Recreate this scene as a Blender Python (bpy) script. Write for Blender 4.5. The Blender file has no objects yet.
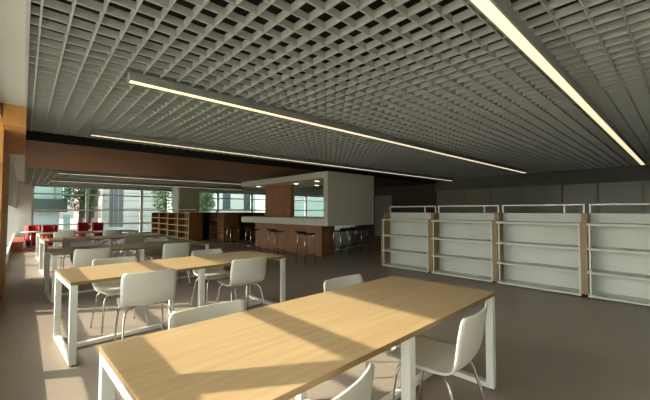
import bpy, bmesh, math, random
from mathutils import Vector, Matrix
random.seed(7)
PI = math.pi
scene = bpy.context.scene
COL = scene.collection

# ------------------------------------------------------------------ materials
def srgb(r, g, b):
    f = lambda c: (c / 255 / 12.92) if c / 255 <= .04045 else ((c / 255 + .055) / 1.055) ** 2.4
    return (f(r), f(g), f(b), 1)

def mat(name, col, rough=.5, metal=0, spec=.5):
    m = bpy.data.materials.new(name); m.use_nodes = True
    b = m.node_tree.nodes['Principled BSDF']
    b.inputs['Base Color'].default_value = col
    b.inputs['Roughness'].default_value = rough
    b.inputs['Metallic'].default_value = metal
    b.inputs['Specular IOR Level'].default_value = spec
    return m

def add_noise(m, scale, c1, c2, stretch=(1, 1, 1), detail=4, bump=0, lo=.3, hi=.7):
    nt = m.node_tree; N = nt.nodes; b = N['Principled BSDF']
    tc = N.new('ShaderNodeTexCoord'); mp = N.new('ShaderNodeMapping')
    mp.inputs['Scale'].default_value = stretch
    no = N.new('ShaderNodeTexNoise'); no.inputs['Scale'].default_value = scale
    no.inputs['Detail'].default_value = detail
    rp = N.new('ShaderNodeValToRGB')
    rp.color_ramp.elements[0].position = lo; rp.color_ramp.elements[1].position = hi
    rp.color_ramp.elements[0].color = c1; rp.color_ramp.elements[1].color = c2
    nt.links.new(tc.outputs['Object'], mp.inputs['Vector'])
    nt.links.new(mp.outputs['Vector'], no.inputs['Vector'])
    nt.links.new(no.outputs['Fac'], rp.inputs['Fac'])
    nt.links.new(rp.outputs['Color'], b.inputs['Base Color'])
    if bump:
        bp = N.new('ShaderNodeBump'); bp.inputs['Strength'].default_value = bump
        bp.inputs['Distance'].default_value = .01
        nt.links.new(no.outputs['Fac'], bp.inputs['Height'])
        nt.links.new(bp.outputs['Normal'], b.inputs['Normal'])
    return m

def emit(name, col, s):
    m = mat(name, col, .4)
    b = m.node_tree.nodes['Principled BSDF']
    b.inputs['Emission Color'].default_value = col
    b.inputs['Emission Strength'].default_value = s
    return m

def glass(name, tint, refl=1.0):
    m = bpy.data.materials.new(name); m.use_nodes = True
    nt = m.node_tree; N = nt.nodes; N.clear()
    out = N.new('ShaderNodeOutputMaterial'); mx = N.new('ShaderNodeMixShader')
    tr = N.new('ShaderNodeBsdfTransparent'); gl = N.new('ShaderNodeBsdfGlossy')
    fr = N.new('ShaderNodeFresnel'); fr.inputs['IOR'].default_value = 1.35
    mu = N.new('ShaderNodeMath'); mu.operation = 'MULTIPLY'; mu.inputs[1].default_value = refl
    tr.inputs['Color'].default_value = tint; gl.inputs['Roughness'].default_value = .02
    nt.links.new(fr.outputs[0], mu.inputs[0]); nt.links.new(mu.outputs[0], mx.inputs[0])
    nt.links.new(tr.outputs[0], mx.inputs[1]); nt.links.new(gl.outputs[0], mx.inputs[2])
    nt.links.new(mx.outputs[0], out.inputs[0])
    return m

M = {}
M['oak'] = add_noise(mat('oak', srgb(180, 152, 110), .32), 3.2, srgb(172, 143, 101), srgb(188, 160, 119), (.5, 9, 9), 6, .02)
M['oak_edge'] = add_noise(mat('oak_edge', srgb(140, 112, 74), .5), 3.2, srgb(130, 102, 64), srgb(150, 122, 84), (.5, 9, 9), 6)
M['white_metal'] = mat('white_metal', srgb(222, 224, 216), .35)
M['white_plastic'] = mat('white_plastic', srgb(214, 215, 203), .32)
M['chrome'] = mat('chrome', srgb(200, 200, 196), .18, 1)
M['black_plastic'] = mat('black_plastic', srgb(30, 28, 26), .4)
M['floor'] = mat('floor', srgb(140, 128, 116), .42)
M['grid'] = mat('grid', srgb(172, 176, 172), .6)
M['plenum'] = mat('plenum', srgb(22, 22, 22), .9)
M['fascia'] = mat('fascia', srgb(22, 21, 21), .8)
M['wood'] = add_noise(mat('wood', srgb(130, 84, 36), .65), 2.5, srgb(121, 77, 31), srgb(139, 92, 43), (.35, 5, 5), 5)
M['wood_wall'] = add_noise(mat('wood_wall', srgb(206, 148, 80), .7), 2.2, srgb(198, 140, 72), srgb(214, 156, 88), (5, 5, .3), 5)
M['wood_dark'] = add_noise(mat('wood_dark', srgb(78, 58, 44), .5), 2.2, srgb(70, 51, 38), srgb(86, 65, 50), (5, 5, .35), 5)
M['wood_mid'] = add_noise(mat('wood_mid', srgb(140, 94, 50), .5), 2.2, srgb(131, 86, 44), srgb(150, 102, 56), (5, 5, .35), 5)
M['beech'] = add_noise(mat('beech', srgb(148, 120, 80), .5), 3, srgb(138, 110, 70), srgb(158, 130, 90), (6, 6, .5), 5)
M['cream'] = mat('cream', srgb(206, 190, 152), .5)
M['shelf_white'] = mat('shelf_white', srgb(214, 216, 204), .42)
M['panel_white'] = add_noise(mat('panel_white', srgb(196, 199, 188), .5), 1.5, srgb(190, 193, 182), srgb(202, 205, 194))
M['wall_white'] = add_noise(mat('wall_white', srgb(222, 222, 214), .6), 1.2, srgb(216, 216, 208), srgb(228, 228, 220))
M['soffit_white'] = mat('soffit_white', srgb(196, 198, 190), .6)
M['kiosk_white'] = mat('kiosk_white', srgb(214, 214, 198), .5)
M['wall_grey'] = add_noise(mat('wall_grey', srgb(150, 147, 132), .6), 1.5, srgb(144, 141, 126), srgb(156, 153, 138))
M['band_grey'] = mat('band_grey', srgb(112, 112, 106), .6)
M['part_glass'] = mat('part_glass', srgb(150, 150, 132), .3)
M['housing'] = mat('housing', srgb(150, 152, 150), .45)
M['strip'] = emit('strip', srgb(255, 238, 196), 1.25)
M['downlight'] = emit('downlight', srgb(255, 220, 160), 14)
M['red'] = add_noise(mat('red', srgb(190, 26, 34), .6), 20, srgb(178, 20, 28), srgb(200, 32, 40))
M['tan'] = mat('tan', srgb(196, 188, 160), .6)
M['frame_white'] = mat('frame_white', srgb(226, 228, 224), .4)
M['glass_clear'] = glass('glass_clear', (.93, .95, .93, 1), .6)
M['glass_facade'] = glass('glass_facade', (.86, .9, .87, 1), .8)
M['teal'] = mat('teal', srgb(160, 190, 182), .25)
M['pale_blue'] = mat('pale_blue', srgb(186, 200, 204), .4)
M['slab_dark'] = mat('slab_dark', srgb(62, 78, 76), .6)
M['ext_white'] = add_noise(mat('ext_white', srgb(214, 218, 216), .7), .8, srgb(204, 210, 208), srgb(222, 226, 224))
M['ext_grey'] = mat('ext_grey', srgb(112, 116, 122), .6)
M['ext_win'] = mat('ext_win', srgb(70, 78, 86), .2)
M['brick'] = add_noise(mat('brick', srgb(190, 150, 150), .8), 3, srgb(176, 134, 136), srgb(200, 164, 162))
M['trunk'] = add_noise(mat('trunk', srgb(80, 64, 48), .9), 8, srgb(66, 52, 40), srgb(94, 76, 58))
M['leaf'] = add_noise(mat('leaf', srgb(70, 104, 58), .7), 4, srgb(48, 82, 44), srgb(98, 132, 76))
M['leaf2'] = add_noise(mat('leaf2', srgb(52, 82, 52), .7), 4, srgb(36, 62, 40), srgb(72, 104, 66))
M['pave'] = add_noise(mat('pave', srgb(170, 166, 156), .8), 1.2, srgb(160, 156, 146), srgb(180, 176, 166))
M['bench_wood'] = add_noise(mat('bench_wood', srgb(160, 80, 54), .45), 3, srgb(148, 70, 46), srgb(172, 90, 62), (1, 6, 6))
M['drawer_grey'] = mat('drawer_grey', srgb(120, 122, 122), .5)

# floor: large smooth sheets with thin joints, faint mottling
def floor_mat():
    m = M['floor']; nt = m.node_tree; N = nt.nodes; b = N['Principled BSDF']
    tc = N.new('ShaderNodeTexCoord')
    br = N.new('ShaderNodeTexBrick')
    br.offset = 0; br.inputs['Scale'].default_value = 1
    br.inputs['Brick Width'].default_value = 1.2; br.inputs['Row Height'].default_value = .9
    br.inputs['Mortar Size'].default_value = .004
    br.inputs['Color1'].default_value = (1, 1, 1, 1); br.inputs['Color2'].default_value = (.97, .97, .97, 1)
    br.inputs['Mortar'].default_value = (.88, .87, .86, 1)
    no = N.new('ShaderNodeTexNoise'); no.inputs['Scale'].default_value = 5; no.inputs['Detail'].default_value = 6
    rp = N.new('ShaderNodeValToRGB')
    rp.color_ramp.elements[0].color = srgb(151, 137, 123); rp.color_ramp.elements[1].color = srgb(162, 148, 134)
    mx = N.new('ShaderNodeMix'); mx.data_type = 'RGBA'; mx.blend_type = 'MULTIPLY'
    mx.inputs['Factor'].default_value = 1
    nt.links.new(tc.outputs['Object'], br.inputs['Vector']); nt.links.new(tc.outputs['Object'], no.inputs['Vector'])
    nt.links.new(no.outputs['Fac'], rp.inputs['Fac'])
    nt.links.new(rp.outputs['Color'], mx.inputs[6]); nt.links.new(br.outputs['Color'], mx.inputs[7])
    nt.links.new(mx.outputs[2], b.inputs['Base Color'])
floor_mat()

# ------------------------------------------------------------------ mesh helpers
class MB:
    """collects shapes into one mesh; every shape may have its own material slot"""
    def __init__(s): s.bm = bmesh.new(); s.mats = []
    def slot(s, m):
        if m is None: return 0
        if m not in s.mats: s.mats.append(m)
        return s.mats.index(m)
    def box(s, x0, x1, y0, y1, z0, z1, bev=0, m=None, rot=None):
        vs = [(x, y, z) for x in (x0, x1) for y in (y0, y1) for z in (z0, z1)]
        fs = [(0, 1, 3, 2), (4, 6, 7, 5), (0, 4, 5, 1), (2, 3, 7, 6), (0, 2, 6, 4), (1, 5, 7, 3)]
        t = bmesh.new() if bev else s.bm
        bv = [t.verts.new(v) for v in vs]
        k = s.slot(m)
        ff = []
        for f in fs:
            q = t.faces.new([bv[i] for i in f]); q.material_index = k; ff.append(q)
        if bev:
            bmesh.ops.bevel(t, geom=list(t.edges), offset=bev, segments=2, affect='EDGES', profile=.6)
            for f in t.faces: f.material_index = k
            me = bpy.data.meshes.new('tmp'); t.to_mesh(me); t.free()
            n0 = len(s.bm.verts)
            s.bm.from_mesh(me); bpy.data.meshes.remove(me)
            s.bm.verts.ensure_lookup_table(); bv = s.bm.verts[n0:]
        if rot is not None:
            for v in bv: v.co = rot @ v.co
        return s
    def tube(s, pts, r, n=8, m=None, cap=True):
        pts = [Vector(p) for p in pts]; k = s.slot(m)
        rings = []; up = None
        for i, p in enumerate(pts):
            a = pts[max(0, i - 1)]; b = pts[min(len(pts) - 1, i + 1)]
            d = (b - a).normalized()
            if up is None: up = d.orthogonal().normalized()
            else: up = (up - d * up.dot(d)).normalized()
            w = d.cross(up)
            rr = r[i] if isinstance(r, (list, tuple)) else r
            rings.append([s.bm.verts.new(p + up * rr * math.cos(2 * PI * j / n) + w * rr * math.sin(2 * PI * j / n)) for j in range(n)])
        for A, B in zip(rings, rings[1:]):
            for j in range(n):
                f = s.bm.faces.new((A[j], A[(j + 1) % n], B[(j + 1) % n], B[j])); f.smooth = True; f.material_index = k
        if cap:
            s.bm.faces.new(rings[0][::-1]).material_index = k; s.bm.faces.new(rings[-1]).material_index = k
        return s
    def lathe(s, prof, cx=0, cy=0, n=24, m=None, a0=0, a1=2 * PI, smooth=True):
        k = s.slot(m); full = abs(a1 - a0 - 2 * PI) < 1e-6; cols = n if full else n + 1
        R = [[s.bm.verts.new((cx + r * math.cos(a0 + (a1 - a0) * j / n), cy + r * math.sin(a0 + (a1 - a0) * j / n), z)) for j in range(cols)] for r, z in prof]
        for A, B in zip(R, R[1:]):
            for j in range(n):
                q = (j + 1) % cols
                f = s.bm.faces.new((A[j], A[q], B[q], B[j])); f.smooth = smooth; f.material_index = k
        return s
    def prism(s, poly, axis, a, b, m=None):
        """poly in the two other axes, extruded along axis between a and b"""
        def P(u, v, w): return (w, u, v) if axis == 'x' else (u, w, v) if axis == 'y' else (u, v, w)
        k = s.slot(m)
        A = [s.bm.verts.new(P(u, v, a)) for u, v in poly]; B = [s.bm.verts.new(P(u, v, b)) for u, v in poly]
        n = len(poly)
        s.bm.faces.new(A).material_index = k; s.bm.faces.new(B[::-1]).material_index = k
        for i in range(n): s.bm.faces.new((A[i], B[i], B[(i + 1) % n], A[(i + 1) % n])).material_index = k
        return s
    def build(s, name, m, parent=None, recalc=True):
        if recalc: bmesh.ops.recalc_face_normals(s.bm, faces=s.bm.faces[:])
        me = bpy.data.meshes.new(name); s.bm.to_mesh(me); s.bm.free()
        ms = s.mats if s.mats else [m]
        for x in ms: me.materials.append(x if not isinstance(x, str) else M[x])
        o = bpy.data.objects.new(name, me); COL.objects.link(o)
        if parent is not None: o.parent = parent
        return o

def box(name, x0, x1, y0, y1, z0, z1, m, parent=None, bev=0):
    return MB().box(x0, x1, y0, y1, z0, z1, bev).build(name, M[m], parent)

def tag(o, label, cat, group=None):
    o['label'] = label; o['category'] = cat
    if group: o['group'] = group
    return o
def thing(name, label, cat, loc=(0, 0, 0), rz=0, group=None):
    o = bpy.data.objects.new(name, None); COL.objects.link(o); o.empty_display_size = .1
    o.location = loc; o.rotation_euler = (0, 0, rz)
    return tag(o, label, cat, group)
def struct(o): o['kind'] = 'structure'; return o
def dup(root, loc, rz, label, group=None):
    r = root.copy(); COL.objects.link(r); r.location = loc; r.rotation_euler = (0, 0, rz); r['label'] = label
    if group: r['group'] = group
    def rec(a, b):
        for ch in list(a.children):
            c = ch.copy(); COL.objects.link(c); c.parent = b; rec(ch, c)
    rec(root, r)
    return r

# ------------------------------------------------------------------ the room
CEIL = 2.8          # underside of the open-cell ceiling
XR = 14.3           # right-hand wall
XW = -.26           # left window wall
YF = 22.0           # glazed end wall

struct(box('floor', -.45, 23, -3, YF + .1, -.12, 0, 'floor'))
struct(box('ceiling', -.45, 23, -3, YF + .1, 3.45, 3.6, 'plenum'))

# open-cell louvre ceiling: thin blades in both directions
def grid(name, x0, x1, y0, y1, z0, h, px, py, xs=0, skip=()):
    g = MB(); t = .006
    def runs(a, b, cuts):
        out = [(a, b)]
        for c0, c1 in cuts:
            nxt = []
            for p, q in out:
                if c1 <= p or c0 >= q: nxt.append((p, q)); continue
                if c0 > p: nxt.append((p, c0))
                if c1 < q: nxt.append((c1, q))
            out = nxt
        return out
    x = x0
    while x <= x1 + 1e-6:
        for a, b in runs(y0, y1, [(s[2], s[3]) for s in skip if s[0] < x < s[1]]): g.box(x - t, x + t, a, b, z0, z0 + h)
        x += px
    y = y0
    while y <= y1 + 1e-6:
        for a, b in runs(xs, x1, [(s[0], s[1]) for s in skip if s[2] < y < s[3]]): g.box(a, b, y - t, y + t, z0 + .001, z0 + h - .001)
        y += py
    return struct(g.build(name, M['grid'], recalc=False))
grid('ceiling.001', .063, XR - .03, -2.595, 7.93, CEIL, .062, .167, .18)
grid('ceiling.002', .03, 21.9, 13.2, YF - .15, 2.66, .06, .2, .22)

# dark drop and timber soffit crossing the room
struct(box('trim_1', 0, XR, 7.93, 7.97, 2.645, 3.45, 'fascia'))
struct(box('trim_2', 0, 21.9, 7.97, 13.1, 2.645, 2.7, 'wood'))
struct(box('trim_3', 0, 21.9, 13.1, 13.14, 2.645, 3.45, 'fascia'))
struct(box('trim_4', -.02, .004, -2.9, 7.93, 2.79, 2.9, 'grid'))          # edge angle of the open-cell ceiling
struct(box('trim_5', XW - .1, 0, -2.9, 6.1, CEIL, 2.86, 'soffit_white'))    # plain strip beside the windows
struct(box('trim_6', XW - .1, 0, 9.2, YF - .1, CEIL, 2.86, 'soffit_white'))
# timber portal between the two window runs
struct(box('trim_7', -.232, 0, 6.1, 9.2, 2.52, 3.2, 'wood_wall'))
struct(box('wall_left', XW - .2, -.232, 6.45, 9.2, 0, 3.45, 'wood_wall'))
struct(box('wall_left.001', XW - .2, XW, -3, 6.45, 2.68, 3.45, 'wall_white'))
struct(box('wall_left.002', XW - .2, XW, 9.2, YF, 1.5, 3.45, 'wall_white'))
struct(box('wall_left.003', -.42, .28, YF - .35, YF - .05, 0, 2.8, 'wall_white'))  # white pier at the far corner

def left_window(name, y0, y1, muls, zs, sill, top):
    w = bpy.data.objects.new(name, None); COL.objects.link(w); struct(w)
    f = MB()
    f.box(XW - .14, XW - .02, y0, y1, 0, sill)
    for z in zs: f.box(XW - .14, XW - .04, y0, y1, z - .035, z + .035)
    for y in muls: f.box(XW - .14, XW - .04, y - .065, y + .065, 0, top)
    f.build('window_frame', M['frame_white'], w, recalc=False)
    ed = [y0] + [y for y in muls if y0 < y < y1] + [y1]
    for a, b in zip(ed, ed[1:]):
        box('pane', XW - .095, XW - .087, a, b, sill, top, 'glass_clear', w)
left_window('window_1', -3, 6.45, [-2.75, -.51, 1.73, 3.96, 6.2], [.713, 1.365, 2.014], .38, 2.68)
left_window('window_2', 9.2, YF - .4, [9.26, 11.5, 13.8, 16.1, 18.4, 20.7], [], .30, 1.5)

# wall behind the camera
struct(box('wall_back', -.45, XR, -3.15, -3, 0, 3.45, 'wall_white'))

# right-hand wall: grey with a dark band above obscured glazed panels
struct(box('wall_right', XR, XR + .15, -3, 7.95, 0, 3.45, 'wall_grey'))
struct(box('trim_8', XR - .12, XR - .001, -3, 7.95, 2.31, 3.2, 'band_grey'))
pw = bpy.data.objects.new('window_3', None); COL.objects.link(pw); struct(pw)
f = MB()
ys = [6.6, 5.5, 4.35, 3.05, 2.05, .95, -.2, -1.4]
for y in ys: f.box(XR - .06, XR - .002, y - .03, y + .03, .9, 2.31)
f.box(XR - .06, XR - .002, ys[-1], ys[0], .86, .92)
f.build('window_frame', M['wall_grey'], pw)
for a, b in zip(ys, ys[1:]): box('pane', XR - .03, XR - .015, b + .03, a - .03, .92, 2.31, 'part_glass', pw)
# timber core beyond it with a grey door
struct(box('wall_right.001', XR, XR + .3, 7.97, 13.1, 0, 2.645, 'wood_dark'))
d = struct(box('door_1', XR - .05, XR, 10.5, 11.6, .0, 2.2, 'wall_grey'))
MB().tube([(XR - .05, 10.62, 1.0), (XR - .11, 10.62, 1.0), (XR - .11, 10.76, 1.0)], .012).build('door_handle', M['chrome'], d)
struct(box('wall_right.002', XR + .3, 22.9, 12.9, 13.1, 0, 2.645, 'wood_dark'))
struct(box('wall_right.003', 22, 22.15, 13.1, YF, 0, 3.45, 'wall_grey'))

# glazed end wall
w = bpy.data.objects.new('window_4', None); COL.objects.link(w); struct(w)
f = MB()
for z in (.665, 1.424, 2.24): f.box(.28, 22, YF - .04, YF + .06, z - .035, z + .035)
f.box(.28, 22, YF - .05, YF + .08, 0, .12); f.box(.28, 22, YF - .05, YF + .08, 2.72, 2.82)
mx = [.3, 2.55, 5.2, 7.3, 9.95, 12.6, 15.2, 17.8, 20.4, 21.95]
for x in mx: f.box(x - .07, x + .07, YF - .06, YF + .06, 0, 2.8)
f.build('window_frame', M['frame_white'], w)
for a, b in zip(mx, mx[1:]): box('pane', a, b, YF - .004, YF + .004, .12, 2.72, 'glass_facade', w)
struct(box('trim_9', .28, 22, YF - .3, YF + .1, 2.6, 3.45, 'housing'))

# tan column near the end wall
struct(box('trim_10', 6.05, 7.1, 18, 18.9, 0, 2.66, 'tan'))
struct(box('trim_11', 5.96, 6.05, 17.95, 18.9, 0, 2.66, 'frame_white'))

# ------------------------------------------------------------------ linear lights
def linear_light(label, x0, x1, y, z0, group):
    t = thing('linear_ceiling_light', label, 'ceiling light', ((x0 + x1) / 2, y, z0), 0, group)
    h = (x1 - x0) / 2
    hb = MB().box(-h, h, -.055, -.04, 0, .09).box(-h, h, .04, .055, 0, .09).box(-h, h, -.04, .04, .03, .09)
    hb.box(-h, -h + .012, -.04, .04, 0, .03).box(h - .012, h, -.04, .04, 0, .03)
    hb.build('housing', M['housing'], t)
    MB().box(-h + .012, h - .012, -.04, .04, -.002, .028).build('diffuser', M['strip'], t)
G = 'linear lights under the open-cell ceiling'
linear_light('widest-looking long lit strip light, running from the top edge to the right-hand wall', .3, 13.3, .862, CEIL - .09, G)
linear_light('long lit strip light in the middle of the open-cell ceiling, near end in view', .77, 13.1, 3.86, CEIL - .09, G)
linear_light('long lit strip light beside the dark edge of the timber soffit', .84, 14.1, 7.08, CEIL - .09, G)
linear_light('far strip light just behind the timber soffit', .8, 7.9, 13.55, 2.57, 'linear lights near the glazed end wall')
linear_light('farthest strip light, in front of the glazed end wall', .75, 9.2, 17.1, 2.57, 'linear lights near the glazed end wall')

# ------------------------------------------------------------------ tables
LT, WT = 2.42, .935
def make_table(label, loc, rz):
    t = thing('reading_table', label, 'table', loc, rz, 'long reading tables in a row')
    # origin: near-left corner at floor level, length along +x
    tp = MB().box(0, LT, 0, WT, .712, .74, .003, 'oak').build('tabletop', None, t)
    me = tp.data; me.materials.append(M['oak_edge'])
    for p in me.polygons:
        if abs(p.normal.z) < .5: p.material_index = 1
    for x in (.0, LT / 2 - .0275, LT - .055):
        for z0, z1 in ((.672, .712), (.012, .05)):
            MB().box(x, x + .055, .06, WT - .06, z0, z1).build('cross_rail', M['white_metal'], t)
        for y in (.005, WT - .06):
            lg = MB().box(x, x + .055, y, y + .055, .012, .712, .003).build('leg', M['white_metal'], t)
            MB().lathe([(0, 0), (.018, 0), (.018, .013), (0, .013)], x + .0275, y + .0275, 12).build('foot', M['black_plastic'], lg)
    for x in (.055, LT / 2 + .0275):
        MB().box(x, x + LT / 2 - .0825, WT / 2 - .025, WT / 2 + .025, .015, .05).build('stretcher', M['white_metal'], t)
    return t
tables = [((.31, .94), 2.1, 'oak-topped reading table nearest the camera, sun patches across its top'),
          ((.32, 3.675), 3.5, 'second oak-topped reading table from the camera, whole top in view with sun patches'),
          ((.335, 6.33), 3.0, 'third reading table from the camera, mostly shaded top'),
          ((.335, 9.05), 3.0, 'fourth reading table from the camera, seen as a thin pale top'),
          ((.335, 11.85), 3.0, 'farthest reading table, in front of the red tub chairs')]
proto = None
for (p, a, lb) in tables:
    if proto is None: proto = make_table(lb, (p[0], p[1], 0), math.radians(a))
    else: dup(proto, (p[0], p[1], 0), math.radians(a), lb)

# ------------------------------------------------------------------ chairs
def cat_rom(P, n):
    out = []
    Q = [P[0]] + P + [P[-1]]
    for i in range(1, len(Q) - 2):
        for k in range(n):
            t = k / n
            out.append(tuple(.5 * (2 * b + (c - a) * t + (2 * a - 5 * b + 4 * c - d) * t * t + (3 * b - a - 3 * c + d) * t ** 3)
                             for a, b, c, d in zip(Q[i - 1], Q[i], Q[i + 1], Q[i + 2])))
    out.append(P[-1]); return out
def make_chair(label, loc, rz, group):
    t = thing('side_chair', label, 'chair', loc, rz, group)
    #        y,    z,   half width, wing (forward curl of the sides)
    prof = [(.225, .432, .17, 0), (.22, .447, .20, 0), (.19, .455, .215, .002), (.06, .445, .228, .006), (-.08, .440, .232, .01),
            (-.165, .447, .234, .014), (-.215, .478, .236, .02), (-.240, .53, .241, .026), (-.255, .60, .242, .03),
            (-.270, .69, .242, .034), (-.283, .755, .238, .036), (-.287, .782, .230, .036), (-.289, .797, .213, .036)]
    prof = [(y, z + .02 * (.8 - z) / .37, w, g) for y, z, w, g in prof]
    P = cat_rom(prof, 3); nu = 14
    bm = bmesh.new(); rows = []
    for i, (y, z, w, g) in enumerate(P):
        a = P[max(0, i - 1)]; b = P[min(len(P) - 1, i + 1)]
        ty, tz = b[0] - a[0], b[1] - a[1]; L = math.hypot(ty, tz) or 1
        ny, nz = tz / L, -ty / L                      # towards the sitter
        rows.append([bm.verts.new((w * u, y + ny * g * abs(u) ** 2.2, z + nz * g * abs(u) ** 2.2)) for u in [2 * j / nu - 1 for j in range(nu + 1)]])
    for A, B in zip(rows, rows[1:]):
        for j in range(nu):
            bm.faces.new((A[j], A[j + 1], B[j + 1], B[j])).smooth = True
    bmesh.ops.recalc_face_normals(bm, faces=bm.faces[:])
    bmesh.ops.solidify(bm, geom=bm.faces[:], thickness=.011)
    for f in bm.faces: f.smooth = True
    s = MB(); s.bm.free(); s.bm = bm
    s.build('seat_shell', M['white_plastic'], t)
    for sx in (-1, 1):
        MB().tube(cat_rom([(sx * .10, .10, 0.443), (sx * .165, .135, 0.437), (sx * .195, .155, .395), (sx * .205, .165, .33), (sx * .228, .205, 0)], 4), .0095).build('leg', M['chrome'], t)
        MB().tube(cat_rom([(sx * .10, -.08, 0.441), (sx * .165, -.13, 0.435), (sx * .195, -.165, .392), (sx * .205, -.185, .33), (sx * .232, -.285, 0)], 4), .0095).build('leg', M['chrome'], t)
    fr = MB().tube([(-.10, .10, 0.443), (.10, .10, 0.443)], .0095).tube([(-.10, -.08, 0.441), (.10, -.08, 0.441)], .0095)
    fr.box(-.09, .09, -.09, .11, .445, .453)
    fr.build('seat_bracket', M['chrome'], t)
    return t
GC = 'white shell chairs round the reading tables'
R = math.radians
chairs = [  # back centre x, y, heading (0 looks away from camera side), label
    (1.955, .81, 7, 'white shell chair at near right, seat and legs in full view by the nearest table'),
    (.77, .745, 9, 'white shell chair at the photo bottom edge, only its back rim showing'),
    (.84, 1.985, 181, 'white shell chair behind left half of nearest table, only its back in view'),
    (2.05, 2.05, 181, 'white shell chair behind right half of nearest table, only its back in view'),
    (.905, 3.43, -3, 'white shell chair with its back towards us at left half of second table'),
    (2.05, 3.57, 0, 'white shell chair with its back towards us at right half of second table'),
    (.84, 4.76, 184, 'white shell chair across left half of second table, seat showing under the top'),
    (2.02, 4.84, 184, 'white shell chair across right half of second table, seat showing under the top'),
    (.80, 6.10, 2, 'white shell chair on the camera side of the third table, left half'),
    (2.05, 6.14, 2, 'white shell chair on the camera side of the third table, right half'),
    (.86, 7.48, 183, 'white shell chair on the far side of the third table, left half'),
    (2.05, 7.5, 183, 'white shell chair on the far side of the third table, right half'),
    (.86, 8.85, 2, 'white shell chair on the camera side of the fourth table, left half'),
    (2.0, 8.9, 2, 'white shell chair on the camera side of the fourth table, right half'),
    (.86, 11.65, 2, 'white shell chair on the camera side of the farthest table, left half'),
    (2.0, 11.7, 2, 'white shell chair on the camera side of the farthest table, right half'),
]
cp = None
for x, y, a, lb in chairs:
    r = R(a); ox, oy = x - .285 * math.sin(r), y + .285 * math.cos(r)
    if cp is None: cp = make_chair(lb, (ox, oy, 0), r, GC)
    else: dup(cp, (ox, oy, 0), r, lb)

# ------------------------------------------------------------------ white bookcases on the right
UL = 1.345
def make_bookcase(label, loc, group):
    t = thing('bookcase', label, 'bookcase', loc, 0, group)   # origin: near-end front corner, runs along +y, shelves face -x
    D = .36
    prof = [(0, .05), (D, .05), (D, 1.33), (.10, 1.33), (.10, 1.19), (0, 1.19)]
    for y in (0, UL - .042):
        MB().prism(prof, 'y', y, y + .042).build('side_panel', M['beech'], t)
    box('back_panel', D - .045, D - .02, .042, UL - .042, .06, 1.33, 'panel_white', t)
    for z in (.045, .405, .775, 1.16):
        MB().box(-.02, D - .045, .043, UL - .043, z, z + .018).box(-.02, -.008, .043, UL - .043, z - .022, z + .018).build('shelf', M['shelf_white'], t)
    for y in (.06, UL - .075):
        MB().box(-.005, .012, y - .011, y + .011, .05, 1.18).build('upright', M['shelf_white'], t)
    r = MB()
    for y in (.03, .30, UL - .05): r.box(D - .05, D - .03, y, y + .022, 1.33, 1.485)
    r.box(D - .05, D - .03, .03, UL - .028, 1.465, 1.487)
    r.build('top_rail', M['white_metal'], t)
    for y in (.05, UL - .09):
        for x in (.03, D - .07):
            box('foot', x, x + .04, y, y + .04, 0, .05, 'black_plastic', t)
    return t
lbl = ['low white bookcase farthest along the row, beside the white kiosk', 'second bookcase of the row counted from the white kiosk',
       'third bookcase of the row counted from the white kiosk', 'nearest bookcase of the row, cut by the right edge of the photo']
bp = None
for i in range(4):
    y = 5.175 - UL * (i + 1)
    if bp is None: bp = make_bookcase(lbl[i], (6.6, y, 0), 'white bookcases in the right-hand row')
    else: dup(bp, (6.6, y, 0), 0, lbl[i])

# ------------------------------------------------------------------ brown bookcases in the middle distance
def make_brown(label, loc, group, dark):
    t = thing('double_sided_bookcase', label, 'bookcase', loc, 0, group)
    L, D = 1.46, .63
    for y in (0, L - .03):
        MB().box(0, D, y, y + .03, .06, 1.3).build('end_panel', M['wood_mid'], t)
        MB().box(-.014, 0, y - .005, y + .04, .06, 1.3).build('edge_strip', M['cream' if not dark else 'wood_dark'], t)
    box('centre_panel', D / 2 - .012, D / 2 + .012, .03, L - .03, .08, 1.28, 'wood_mid', t)
    for z in (.06, .36, .67, .98, 1.27):
        box('shelf', .0, D, .03, L - .03, z, z + .03, 'cream' if not dark else 'wood_dark', t)
    r = MB()
    for y in (.04, L / 2, L - .06): r.box(D / 2 - .01, D / 2 + .01, y, y + .02, 1.3, 1.45)
    r.box(D / 2 - .01, D / 2 + .01, .04, L - .04, 1.43, 1.45)
    r.build('top_rail', M['white_metal'], t)
    box('plinth', .05, D - .05, .04, L - .04, 0, .06, 'black_plastic', t)
    return t
GB = 'brown bookcases before the glazed end wall'
names = ['nearest', 'second', 'third', 'farthest']
pa = None
for i in range(4):
    lb = '%s bookcase of the pale-edged brown row left of the tan column' % names[i]
    if pa is None: pa = make_brown(lb, (5.53, 15.2 + 1.47 * i, 0), GB, False)
    else: dup(pa, (5.53, 15.2 + 1.47 * i, 0), 0, lb)
pb = None
for (x, y, lb) in ((6.37, 13.4, 'dark brown bookcase in the middle row, plain end panel towards us'),
                   (6.37, 14.87, 'dark brown bookcase behind the plain-ended one in the middle row'),
                   (7.75, 13.3, 'dark brown bookcase partly behind the left end of the white counter'),
                   (7.75, 14.77, 'dark brown bookcase behind the counter, farther back in its row')):
    if pb is None: pb = make_brown(lb, (x, y, 0), GB, True)
    else: dup(pb, (x, y, 0), 0, lb)

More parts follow.
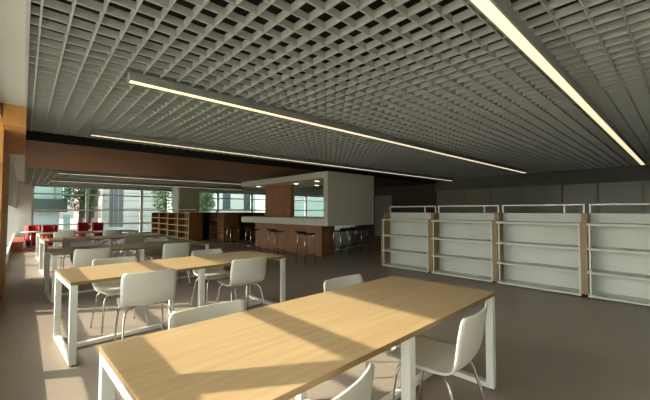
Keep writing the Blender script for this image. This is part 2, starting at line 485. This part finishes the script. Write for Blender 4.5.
# ------------------------------------------------------------------ the white kiosk bar
k = thing('bar_kiosk', 'white boxy bar kiosk with a framed opening, wood base and counter', 'bar counter', (6.21, 6.72, 0))
KX, KY = 2.0, 4.9
MB().box(.445, .99, .745, KY - .3, 0, .95).build('base', M['wood_mid'], k)
box('back_wall', .99, KX, 2.3, KY - .3, 0, .95, 'wood_dark', k)
box('counter', 0, KX, 0, KY, .95, 1.155, 'kiosk_white', k)
box('end_wall', 0, KX, 0, .16, 1.155, 2.3, 'kiosk_white', k)
box('canopy', 0, KX, 0, KY, 2.3, 2.48, 'kiosk_white', k)
box('core_panel', .69, .85, 2.64, 4.3, 1.155, 2.3, 'wood_mid', k)
for x, y in ((.5, 1.02), (.58, 2.2), (1.6, 2.3), (.3, 4.15)):
    dl = MB().lathe([(.10, 0), (.10, -.012), (.078, -.012), (.072, 0)], 0, 0, 20).build('downlight', M['frame_white'], k)
    dl.location = (x, y, 2.3)
    MB().lathe([(0, -.010), (.077, -.010), (.077, -.002), (0, -.002)], 0, 0, 20).build('lamp', M['downlight'], dl)

def make_stool(label, loc, rz, group):
    t = thing('bar_stool', label, 'bar stool', loc, rz, group)
    s = MB(); bm = s.bm; n = 20; rows = []
    for yy, zz in ((-.19, .772), (-.17, .786), (-.08, .782), (.05, .785), (.13, .80), (.185, .845), (.2, .865)):
        hw = .19 if yy > -.18 else .16
        rows.append([bm.verts.new((hw * (2 * j / n - 1), yy, zz + .012 * (2 * j / n - 1) ** 2)) for j in range(n + 1)])
    for A, B in zip(rows, rows[1:]):
        for j in range(n): bm.faces.new((A[j], A[j + 1], B[j + 1], B[j])).smooth = True
    bmesh.ops.recalc_face_normals(bm, faces=bm.faces[:])
    bmesh.ops.solidify(bm, geom=bm.faces[:], thickness=.022)
    s.build('seat', M['black_plastic'], t)
    for sx in (-1, 1):
        for sy in (-1, 1):
            MB().tube([(sx * .12, sy * .11, .762), (sx * .145, sy * .14, .72), (sx * .18, sy * .18, 0)], .011).build('leg', M['chrome'], t)
    fr = MB()
    for sy in (-1, 1): fr.tube([(-.168, sy * .166, .26), (.168, sy * .166, .26)], .009)
    for sx in (-1, 1): fr.tube([(sx * .168, -.166, .26), (sx * .168, .166, .26)], .009)
    fr.build('footrest', M['chrome'], t)
    MB().box(-.13, .13, -.12, .12, .758, .768).build('seat_plate', M['black_plastic'], t)
    return t
GS = 'black-seated chrome bar stools at the kiosk'
sp = None
for x, y, a, lb in ((5.42, 6.7, 90, 'bar stool nearest the kiosk corner on the long side, chrome legs in view'),
                    (5.42, 8.05, 90, 'second bar stool from the corner on the long side of the kiosk'),
                    (5.42, 9.4, 90, 'third bar stool from the corner on the long side of the kiosk'),
                    (5.42, 10.75, 90, 'fourth bar stool from the corner, at the far end of the long side'),
                    (6.98, 6.98, 180, 'bar stool under the white end wall, nearest the kiosk corner'),
                    (7.65, 7.25, 180, 'middle bar stool under the white end wall of the kiosk'),
                    (8.25, 7.3, 180, 'right-hand bar stool under the white end wall of the kiosk')):
    if sp is None: sp = make_stool(lb, (x, y, 0), R(a), GS)
    else: dup(sp, (x, y, 0), R(a), lb)

# ------------------------------------------------------------------ red tub chairs, side table, bench
def make_tub(label, loc, rz, group):
    t = thing('tub_chair', label, 'armchair', loc, rz, group)
    a0, a1 = R(-215), R(35)
    MB().lathe([(.20, .06), (.22, .40), (.235, .80), (.225, .82), (.19, .80), (.18, .42)], 0, 0, 28, None, a0, a1).build('back_shell', M['red'], t)
    MB().lathe([(0, .06), (.198, .06), (.195, .40), (.18, .44), (0, .45)], 0, 0, 28).build('seat_cushion', M['red'], t)
    MB().lathe([(0, 0), (.17, 0), (.17, .06), (0, .06)], 0, 0, 28).build('base_ring', M['frame_white'], t)
    return t
GT = 'red tub chairs in front of the glazed end wall'
tp = None
for x, y, a, lb in ((.28, 16.75, 200, 'red tub chair beside the white pier, leftmost of four'),
                    (.77, 16.55, 170, 'red tub chair second from the white pier'),
                    (2.08, 19.2, 180, 'red tub chair third from the white pier, back against the glazing'),
                    (2.66, 19.2, 180, 'red tub chair farthest right of the four, half hidden by the table end')):
    if tp is None: tp = make_tub(lb, (x, y, 0), R(a), GT)
    else: dup(tp, (x, y, 0), R(a), lb)
st = thing('side_table', 'small round white table in front of the leftmost red tub chair', 'side table', (.22, 16.05, 0))
MB().lathe([(0, .60), (.29, .60), (.30, .61), (.29, .625), (0, .625)], 0, 0, 32).build('tabletop', M['white_metal'], st)
MB().lathe([(0, .03), (.03, .03), (.025, .60), (0, .60)], 0, 0, 16).build('pedestal', M['chrome'], st)
MB().lathe([(0, 0), (.2, 0), (.2, .015), (.03, .03), (0, .03)], 0, 0, 28).build('base_plate', M['chrome'], st)
bt = thing('low_bench', 'low reddish wood bench along the left wall by the red tub chairs', 'bench', (XW + .005, 15.0, 0))
box('seat_board', 0, .28, 0, 3.0, .30, .35, 'bench_wood', bt)
for y in (.1, 2.85): box('side_panel', .02, .26, y, y + .05, 0, .30, 'bench_wood', bt)
box('front_panel', .23, .255, .15, 2.85, .02, .30, 'bench_wood', bt)

# ------------------------------------------------------------------ outside
struct(box('ground', -40, 70, -25, 80, -.4, -.15, 'pave'))
def building(name, label, loc, parts):
    b = thing(name, label, 'building', loc)
    for (n, m, x0, x1, y0, y1, z0, z1) in parts: box(n, x0, x1, y0, y1, z0, z1, m, b)
    return b
GZ = -.15
tb = building('office_building', 'teal glazed building with dark floor slab behind the glazed end wall', (.0, 30, GZ), [
    ('upper_storey', 'teal', -6, 2.05, 0, 6, 2.35, 7.0), ('floor_slab', 'slab_dark', -6, 2.3, -.3, 6, 1.45, 2.35),
    ('lower_storey', 'pale_blue', -6, 1.9, .3, 6, 0, 1.45), ('glazed_panel', 'teal', 2.1, 2.5, -.1, .1, 2.35, 3.6), ('glazed_panel', 'teal', 2.1, 2.5, -.1, .1, .2, 1.25)])
for x in (-4, -2.6, -1.2, .2, 1.55):
    box('window_bar', x, x + .06, -.06, 0, 2.35, 7.0, 'ext_grey', tb)
building('brick_house', 'pinkish house between the trees beyond the glazed end wall', (3.6, 36, GZ), [
    ('wall', 'brick', 0, 1.4, 0, 4, 0, 3.9), ('roof', 'ext_grey', -.2, 1.6, -.2, 4.2, 3.9, 4.05),
    ('window', 'ext_win', .2, .5, -.03, 0, 2.3, 3.2), ('window', 'ext_win', .8, 1.1, -.03, 0, 2.3, 3.2), ('window', 'ext_win', .2, .5, -.03, 0, .9, 1.8), ('window', 'ext_win', .8, 1.1, -.03, 0, .9, 1.8)])
cb = thing('pavilion', 'white curved pavilion with grey slots outside the glazed end wall', 'building', (7.0, 31.5, GZ))
MB().lathe([(2.3, 0), (2.3, 6)], 0, 0, 48).build('curved_wall', M['ext_white'], cb)
for i in range(9):
    z = .5 + .6 * i
    MB().lathe([(2.3, z), (2.315, z + .005), (2.315, z + .03), (2.3, z + .035)], 0, 0, 48).build('joint_line', M['ext_grey'], cb)
for a in (232, 222, 212):
    q = MB().box(2.27, 2.34, -.16, .16, .3, 3.2).build('slot', M['ext_grey'], cb); q.rotation_euler = (0, 0, R(a))
wb = building('white_building', 'long white building with tall dark windows beyond the glazed end wall', (12.5, 35, GZ), [
    ('wall', 'ext_white', 0, 34, 0, 8, 0, 6.5)])
for i in range(12):
    x = 1.2 + i * 2.6
    f = box('window', x, x + 1.1, -.04, 0, 1.6, 3.6, 'frame_white', wb)
    box('pane', x + .08, x + 1.02, -.06, -.04, 1.7, 3.5, 'ext_win', f)
gb = building('green_glass_building', 'pale green glazed building seen through the kiosk opening', (18.5, 28.5, GZ), [
    ('wall', 'teal', 0, 12, 0, 3, 0, 5), ('floor_band', 'pale_blue', -.05, 12, -.06, 0, 2.5, 2.8)])
pl = thing('street_pole', 'thin pale pole outside the glazed end wall', 'pole', (3.75, 25.5, GZ))
MB().tube([(0, 0, 0), (0, 0, 5)], .05).build('shaft', M['tan'], pl)
MB().lathe([(0, 0), (.12, 0), (.12, .05), (0, .05)], 0, 0, 16).build('base_plate', M['ext_grey'], pl)

def tree(label, loc, h, rad, leaf, seed):
    rnd = random.Random(seed)
    t = thing('tree', label, 'tree', loc)
    tr = MB().tube([(0, 0, 0), (.05, .02, h * .4), (0, .05, h * .8)], [.13, .1, .04])
    for i in range(5):
        a = rnd.uniform(0, 2 * PI); z = h * rnd.uniform(.35, .6)
        tr.tube([(.03, .03, z), (rad * .6 * math.cos(a), rad * .6 * math.sin(a), z + h * .25)], [.05, .015], 6)
    tr.build('trunk', M['trunk'], t)
    lf = MB(); bm = lf.bm
    for i in range(2600):
        while True:
            p = Vector((rnd.uniform(-1, 1), rnd.uniform(-1, 1), rnd.uniform(-1, 1)))
            if .3 < p.length < 1: break
        c = Vector((p.x * rad, p.y * rad, h * .66 + p.z * h * .38))
        c += Vector((math.sin(p.z * 7 + seed), math.cos(p.x * 6), 0)) * rad * .12
        s = rnd.uniform(.05, .11); q = Matrix.Rotation(rnd.uniform(0, 6.3), 3, 'Z') @ Matrix.Rotation(rnd.uniform(0, 3.1), 3, 'X')
        bm.faces.new([bm.verts.new(c + q @ Vector(v)) for v in ((-s, 0, 0), (0, -s * .5, 0), (s, 0, 0), (0, s * .5, .01))])
    lf.build('foliage', M[leaf], t, recalc=False)
tree('dark leafy tree in front of the pinkish house outside', (2.9, 28.5, GZ), 4.6, 1.0, 'leaf2', 1)
tree('pale green tree right of the pinkish house outside', (4.1, 34.0, GZ), 5.0, .8, 'leaf', 2)
tree('green tree outside in front of the curved pavilion, left of the tan column', (7.9, 26.6, GZ), 4.4, .95, 'leaf', 3)
tree('small green tree outside, right of the tan column', (10.9, 26.6, GZ), 3.8, .8, 'leaf', 4)

# ------------------------------------------------------------------ light
sun = bpy.data.lights.new('sun', 'SUN'); sun.energy = 11.0; sun.angle = R(.9); sun.color = (1, .9, .74)
so = bpy.data.objects.new('sun', sun); COL.objects.link(so)
so.rotation_euler = Vector((1.15, -.69, -1)).to_track_quat('-Z', 'Y').to_euler()
wd = bpy.data.worlds.new('world'); scene.world = wd; wd.use_nodes = True
nt = wd.node_tree; bg = nt.nodes['Background']
sky = nt.nodes.new('ShaderNodeTexSky'); sky.sky_type = 'NISHITA'; sky.sun_disc = False
sky.sun_elevation = R(36.7); sky.sun_rotation = R(-59); sky.dust_density = 3; sky.air_density = 1.2
hs = nt.nodes.new('ShaderNodeHueSaturation'); hs.inputs['Saturation'].default_value = .18
nt.links.new(sky.outputs[0], hs.inputs['Color']); nt.links.new(hs.outputs[0], bg.inputs[0]); bg.inputs[1].default_value = .85

# ------------------------------------------------------------------ camera
cam = bpy.data.cameras.new('camera'); co = bpy.data.objects.new('camera', cam); COL.objects.link(co)
cam.sensor_width = 36; cam.lens = 331 / 650 * 36; cam.clip_start = .02; cam.clip_end = 300
p = math.atan(11 / 331); yaw = R(42.3)
co.location = (0, 0, 1.37)
co.rotation_euler = (PI / 2 + p, 0, -yaw)
scene.camera = co
vs = scene.view_settings
scene.display_settings.display_device = 'sRGB'
vs.view_transform = 'Standard'; vs.look = 'None'; vs.gamma = 1; vs.exposure = -.22; vs.use_curve_mapping = False
scene.cycles.use_denoising = True
scene.cycles.max_bounces = 10; scene.cycles.diffuse_bounces = 6; scene.cycles.transparent_max_bounces = 12
scene.cycles.sample_clamp_indirect = 6
